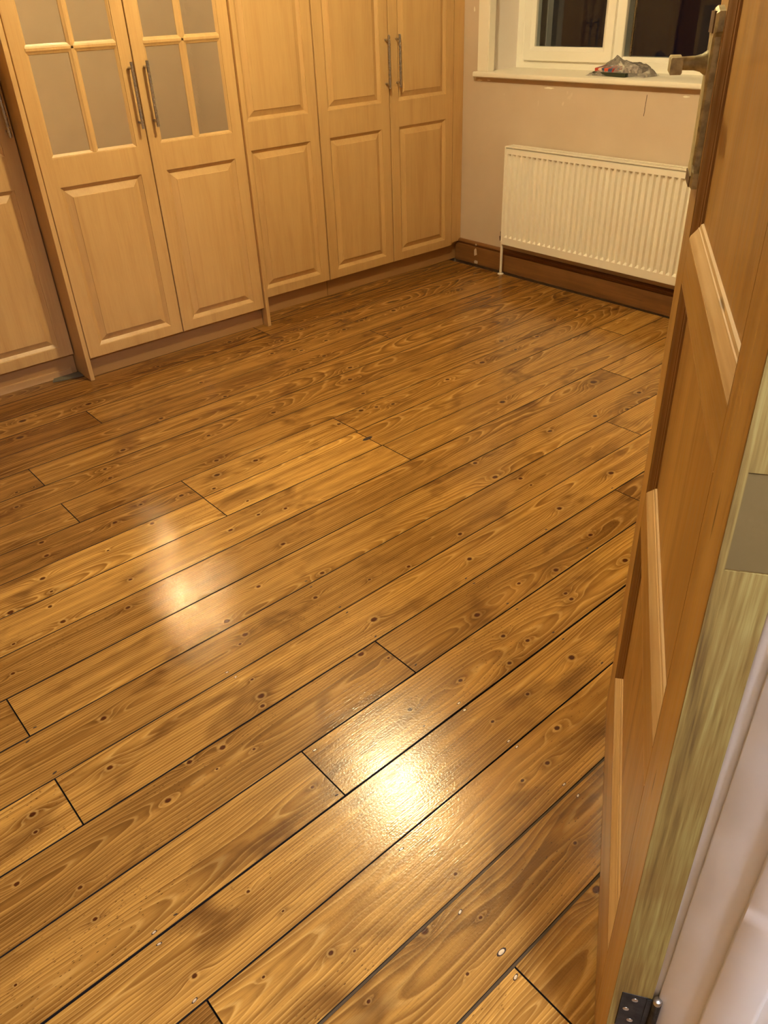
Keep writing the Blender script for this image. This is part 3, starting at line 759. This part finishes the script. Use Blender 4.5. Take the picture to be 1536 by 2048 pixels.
# right: single-door unit, then a pair, then filler to the wall
c, c0 = cabinet(1.942, 2.413, YR, 3.357, 'pale beech single-door wardrobe beside the glazed pair')
cab_door(c, c0, 1.968, 2.4105, YR, 'panel')
obj('filler_strip', bbox(1.9425, 1.9665, YR + 0.002, YR + 0.02, ZB, ZT), MAT['foil'], c, c0)
c, c0 = cabinet(2.415, 3.386, YR, 3.357, 'pale beech double wardrobe with plain raised panels next to the window wall')
cab_door(c, c0, 2.4175, 2.8605, YR, 'panel', 2.842)
cab_door(c, c0, 2.8675, 3.3105, YR, 'panel', 2.912)
obj('filler_strip', bbox(3.313, 3.386, YR + 0.001, YR + 0.017, 0.108, ZT), MAT['foil'], c, c0)
# left
c, c0 = cabinet(0.112, 1.010, YL, 3.338, 'pale beech wardrobe with raised panels at the left edge of the view')
cab_door(c, c0, 0.565, 1.0075, YL, 'panel', 0.985)
cab_door(c, c0, 0.116, 0.5605, YL, 'panel', 0.14)
obj('plinth_bead', prism([(3.338, 0.030), (3.331, 0.026), (3.329, 0.018), (3.327, 0.004), (3.325, 0.0005), (3.338, 0.0005)], 'x', 0.113, 0.985), MAT['plinth'], c, c0, 30)
c, c0 = cabinet(-0.80, 0.110, YL, 3.338, 'pale beech wardrobe beyond the left edge of the view')
cab_door(c, c0, -0.346, 0.1065, YL, 'panel', -0.33)
cab_door(c, c0, -0.796, -0.3505, YL, 'panel', -0.37)
# scrap at the foot of the left end panel
bm = bmesh.new()
pts = [(0.885, 3.296), (0.915, 3.285), (1.010, 3.270), (1.0105, 3.322), (0.90, 3.323)]
A = [bm.verts.new((x, y, 0.001)) for x, y in pts]; B = [bm.verts.new((x, y, 0.006)) for x, y in pts]
for i in range(5): bm.faces.new((A[i], A[(i + 1) % 5], B[(i + 1) % 5], B[i]))
bm.faces.new(B); bm.faces.new(A[::-1])
props(obj('board_offcut', bm, paint('grey_green_scrap', srgb(116, 108, 84), 0.7, 0.3, 120, 0.2)), 'small flat grey-green offcut on the floor at the foot of the left end panel', 'offcut')

# ------------------------------------------------------------------ the open door
HX, HY, DA, DT, DW = 0.505, 0.1955, 0.6005, 0.0462, 0.7593
LEAN_N, LEAN_D = 0.0088, -0.0109
dr = empty('door_1', (HX, HY, 0.008), kind='structure', label='open stained pine door with recessed panels, brass lever and mouldings toned for light and shade')
dvec = Vector((math.cos(DA), math.sin(DA), LEAN_D)).normalized()
n0 = Vector((-math.sin(DA), math.cos(DA), 0)); upv = (Vector((0, 0, 1)) + n0 * LEAN_N - dvec * LEAN_D).normalized()
nv_ = upv.cross(dvec).normalized(); upv = dvec.cross(nv_)
Md = Matrix((dvec, nv_, upv)).transposed().to_4x4(); Md.translation = Vector((HX, HY, 0.008)); dr.matrix_world = Md
# local axes: x from hinge to latch, y out of the visible face, z up
DH = 1.985; SW = 0.100
RAILS = [(0.0, 0.172), (0.545, 0.612), (0.972, 1.036), (1.400, 1.462), (1.86, DH)]
def dpart(name, bm, mat, parent=dr, smooth=None): return obj(name, bm, mat, parent, None, smooth)
st1 = dpart('stile', bbox(0.0012, SW, -DT, 0, 0, DH, bev=0.0015), MAT['door_v'])
st2 = dpart('stile', bbox(DW - SW, DW, -DT, 0, 0, DH, bev=0.0015), MAT['door_v'])
# worn edge face on the hinge side, with an old hinge recess let into it
bm = bmesh.new(); e0, e1 = -0.0008, 0.0016
for z0, z1 in ((0, 0.188), (0.272, 0.940), (1.030, 1.70), (1.79, DH)): box(bm, e0, e1, -DT + 0.0003, -0.0003, z0, z1)
box(bm, e0, e1, -0.0065, -0.0003, 0.940, 1.030); box(bm, e0, e1, -0.0095, -0.0003, 0.188, 0.272); box(bm, e0, e1, -DT + 0.0003, -0.0003, 1.70, 1.79)
ed = dpart('hinge_edge', bm, MAT['edge'], dr); ed['label'] = 'worn yellow-green edge of the open door'
bm = bmesh.new(); box(bm, 0.0002, 0.0014, -DT + 0.0004, -0.0066, 0.941, 1.029)
dpart('old_hinge_recess', bm, paint('stripped_recess_wood', srgb(118, 98, 54), 0.7, 0.3, 90, 0.15), dr)
for a, b in RAILS: dpart('rail', bbox(SW, DW - SW, -DT, 0, a, b, bev=0.0012), MAT['door_h'])
PD = 0.0135; MWD = 0.026
def mould(kind, a, b, at, inward):
    """ogee moulding lying in the panel recess; profile (distance from frame, depth)"""
    pr = [(0.0, 0.0), (0.0, -0.0004), (0.004, -0.0012), (0.010, -0.0045), (0.016, -0.0078), (0.0185, -0.0082), (0.0195, -0.0095), (0.024, -0.0105), (MWD, -PD - 0.0005), (0.0, -PD - 0.0005)]
    bm = bmesh.new(); rows = []
    for t, s in ((a, 1), (b, -1)):
        row = []
        for w, dp in pr:
            if kind == 'h': row.append(bm.verts.new((t + s * w, dp, at + inward * w)))
            else: row.append(bm.verts.new((at + inward * w, dp, t + s * w)))
        rows.append(row)
    m = len(pr)
    for j in range(m): bm.faces.new((rows[0][j], rows[0][(j + 1) % m], rows[1][(j + 1) % m], rows[1][j]))
    return bm
for (r0, r1), (r2_a, r2_b) in zip(RAILS, RAILS[1:]):
    z0, z1 = r1, r2_a; xa, xb = SW, DW - SW
    p = dpart('panel', bbox(xa - 0.008, xb + 0.008, -DT + PD, -PD, z0 - 0.008, z1 + 0.008), MAT['door_v'])
    dpart('bead_moulding', mould('h', xa, xb, z0, 1), MAT['mould_h'], p, 25); dpart('bead_moulding', mould('h', xa, xb, z1, -1), MAT['mould_h'], p, 25)
    dpart('bead_moulding', mould('v', z0, z1, xa, 1), MAT['mould_v'], p, 25); dpart('bead_moulding', mould('v', z0, z1, xb, -1), MAT['mould_v'], p, 25)
# butt hinge low on the edge
def hinge(zc):
    h = dpart('hinge', bbox(-0.0014, 0.0004, -0.0410, -0.0100, zc - 0.042, zc + 0.042, bev=0.0006), MAT['black'])
    bm = bmesh.new()
    kx, ky = -0.0035, -DT - 0.0055
    for i in range(5):
        z = zc - 0.041 + i * 0.0164
        tube(bm, (kx, ky, z), (kx, ky, z + 0.0158), 0.0056, 14)
    box(bm, -0.0026, -0.0010, ky, -0.0400, zc - 0.041, zc + 0.041)
    dpart('knuckle', bm, MAT['black'], h, 40)
    bm = bmesh.new(); lathe(bm, (kx, ky, zc + 0.0405), (0, 0, 1), [(0, 0.0052), (0.004, 0.0058), (0.0075, 0.0046), (0.009, 0.002)])
    dpart('pin_cap', bm, MAT['bright'], h, 40)
    for dy, dz in ((-0.0265, 0.030), (-0.0185, 0.004), (-0.0265, -0.022)):
        bm = bmesh.new(); lathe(bm, (-0.0012, dy, zc + dz), (-1, 0, 0), [(0, 0.0040), (0.0006, 0.0038), (0.0010, 0.0022)], 14)
        dpart('screw', bm, MAT['bright'], h, 30)
    return h
hinge(0.230); hinge(1.745)
# long backplate and lever
bm = bmesh.new(); ps0, ps1, pz0, pz1, pt = 0.672, 0.748, 1.098, 1.312, 0.010
n = 10; outl = []
cx = (ps0 + ps1) / 2; hw_ = (ps1 - ps0) / 2
for sx, sz in ((ps0, pz0), (ps0, pz0 + 0.02), (ps0 + 0.008, pz0 + 0.028), (ps0 + 0.008, pz1 - 0.034), (ps0, pz1 - 0.028), (ps0, pz1 - 0.006), (cx, pz1), (ps1, pz1 - 0.006), (ps1, pz1 - 0.028), (ps1 - 0.008, pz1 - 0.034), (ps1 - 0.008, pz0 + 0.028), (ps1, pz0 + 0.02), (ps1, pz0)):
    outl.append((sx, sz))
cz = (pz0 + pz1) / 2
A = [bm.verts.new((x, -0.0005, z)) for x, z in outl]; B = [bm.verts.new((x, pt * 0.7, z)) for x, z in outl]; D = [bm.verts.new((cx + (x - cx) * 0.86, pt, cz + (z - cz) * 0.972)) for x, z in outl]
m = len(outl)
for P_, Q_ in ((A, B), (B, D)):
    for i in range(m): bm.faces.new((P_[i], P_[(i + 1) % m], Q_[(i + 1) % m], Q_[i]))
bm.faces.new(D); bm.faces.new(A[::-1])
bp = dpart('backplate', bm, MAT['brass']); bp['label'] = 'tarnished greenish brass backplate'
bm = bmesh.new()
box(bm, ps0 + 0.012, ps1 - 0.012, pt - 0.001, pt + 0.002, pz1 - 0.030, pz1 - 0.006); box(bm, ps0 + 0.006, ps1 - 0.006, pt * 0.6, pt + 0.0015, pz0 + 0.002, pz0 + 0.016)
dpart('end_cap', bm, MAT['brassdark'], bp)
LZ = 1.248
bm = bmesh.new(); lathe(bm, (0.712, pt - 0.001, LZ), (0, 1, 0), [(0, 0.0150), (0.003, 0.0140), (0.008, 0.0105), (0.016, 0.0085), (0.030, 0.0080), (0.042, 0.0085)], 24)
dpart('lever_shank', bm, MAT['brass'], bp, 40)
bm = bmesh.new(); sec = [(-0.0065, -0.010), (0.0065, -0.010), (0.0078, -0.008), (0.0078, 0.008), (0.0065, 0.010), (-0.0065, 0.010), (-0.0078, 0.008), (-0.0078, -0.008)]
rows = []
for x, k, dz in ((0.724, 0.82, 0), (0.721, 1.0, 0), (0.700, 1.0, 0), (0.690, 0.90, 0), (0.672, 0.90, 0), (0.664, 1.0, 0), (0.660, 0.95, 0)):
    rows.append([bm.verts.new((x, pt + 0.040 + a * k, LZ + b * k + dz)) for a, b in sec])
for Ra, Rb in zip(rows, rows[1:]):
    for i in range(8): bm.faces.new((Ra[i], Ra[(i + 1) % 8], Rb[(i + 1) % 8], Rb[i]))
bm.faces.new(rows[0][::-1]); bm.faces.new(rows[-1])
dpart('lever', bm, MAT['brass'], bp, 35)

# ------------------------------------------------------------------ bag on the sill
SZ = 0.987
def box_item(name, loc, size, rz, tilt, mats, label, cat):
    bm = bmesh.new(); a, b, c_ = size
    box(bm, -a / 2, a / 2, -b / 2, b / 2, 0, c_)
    bmesh.ops.bevel(bm, geom=list(bm.edges), offset=0.002, segments=1, affect='EDGES')
    o = obj(name, bm, mats); o.location = loc; o.rotation_euler = (tilt[0], tilt[1], rz); return props(o, label, cat)
def stripes(name, cols, axis=1, scale=40.0):
    t = NT(name); co = t.obj_co(); w = t.xyz(co)[axis]
    f = t.m('FRACT', t.m('ADD', t.m('MULTIPLY', w, scale), t.m('MULTIPLY', t.noise(co, 30.0, 2), 0.6)))
    c = t.ramp(f, [(i / len(cols), c) for i, c in enumerate(cols)], 'CONSTANT')
    t.bsdf(Base_Color=c, Roughness=0.4); return t.mat
box_item('flat_box', (3.462, 2.425, SZ + 0.0005), (0.085, 0.20, 0.016), -0.12, (0, 0), paint('dark_green_card', srgb(40, 48, 30), 0.5), 'dark green flat box lying under the clear plastic bag', 'box')
box_item('printed_packet', (3.468, 2.465, SZ + 0.019), (0.065, 0.11, 0.016), -0.10, (0.0, -0.12), stripes('red_blue_print', [srgb(200, 70, 40), srgb(48, 70, 110), srgb(222, 196, 170), srgb(190, 60, 36), srgb(60, 84, 118)], 1, 10.0), 'red and blue printed packet inside the clear plastic bag', 'packet')
box_item('dark_packet', (3.486, 2.335, SZ + 0.0175), (0.070, 0.10, 0.015), 0.2, (0.0, -0.10), stripes('grey_brown_print', [srgb(140, 124, 110), srgb(96, 84, 78), srgb(196, 178, 160), srgb(116, 100, 92)], 1, 30.0), 'grey-brown packet at the right end inside the clear plastic bag', 'packet')
bm = bmesh.new(); NU, NV = 34, 22; grid = []
random.seed(11)
from mathutils import noise as mnoise
for i in range(NU + 1):
    row = []
    for j in range(NV + 1):
        s, t_ = i / NU, j / NV
        y = 2.555 - s * 0.305; x = 3.418 + t_ * 0.135 - 0.02 * s + 0.028 * s
        env = min(1, 5 * s) * min(1, 6 * (1 - s)) * min(1, 5 * t_) * min(1, 6 * (1 - t_))
        hh = (0.026 + 0.052 * math.exp(-abs(s - 0.36) / 0.17 - ((t_ - 0.62) ** 2) / 0.12) + 0.018 * math.exp(-((s - 0.72) ** 2) / 0.04)) * (env ** 0.55)
        hh += 0.009 * env * mnoise.noise(Vector((s * 9, t_ * 6, 2.0))) + 0.005 * env * mnoise.noise(Vector((s * 22, t_ * 15, 5.0)))
        x += 0.007 * mnoise.noise(Vector((s * 7, 3.3, t_ * 4))); y += 0.006 * mnoise.noise(Vector((7.7, s * 5, t_ * 8)))
        row.append(bm.verts.new((x, y, SZ + 0.0012 + max(0, hh))))
    grid.append(row)
for i in range(NU):
    for j in range(NV): bm.faces.new((grid[i][j], grid[i + 1][j], grid[i + 1][j + 1], grid[i][j + 1]))
bg = obj('plastic_bag', bm, MAT['film'], smooth=60)
props(bg, 'crumpled clear plastic bag lying on the white window sill', 'bag')

# ------------------------------------------------------------------ lamps
def pendant(name, pos, r, col, strength, label, matname):
    e = empty(name, (pos[0], pos[1], ZC), 0, label, 'lamp')
    e0 = e.location
    bm = bmesh.new(); bmesh.ops.create_uvsphere(bm, u_segments=14, v_segments=9, radius=r); bmesh.ops.translate(bm, verts=bm.verts, vec=pos)
    obj('globe', bm, emit(matname, col, strength), e, e0, 60)
    bm = bmesh.new(); lathe(bm, (pos[0], pos[1], ZC), (0, 0, -1), [(0, 0.05), (0.012, 0.05), (0.03, 0.02), (0.032, 0.006)]); obj('ceiling_rose', bm, MAT['white'], e, e0, 40)
    bm = bmesh.new(); tube(bm, (pos[0], pos[1], ZC - 0.03), (pos[0], pos[1], pos[2] + r * 0.98), 0.004); obj('cord', bm, MAT['white'], e, e0, 40)
    bm = bmesh.new(); lathe(bm, (pos[0], pos[1], pos[2] + r * 0.95), (0, 0, 1), [(0, 0.03), (0.02, 0.028), (0.03, 0.01)]); obj('gallery', bm, MAT['brassdark'], e, e0, 40)
pendant('pendant_lamp', LAMP_POS, LAMP_R, LAMP_COL, LAMP_STR, 'warm opal globe lamp hanging from the bedroom ceiling', 'warm_lamp_glow')
pendant('hall_lamp', HALL_POS, HALL_R, HALL_COL, HALL_STR, 'pale opal globe lamp hanging from the hall ceiling', 'hall_lamp_glow')
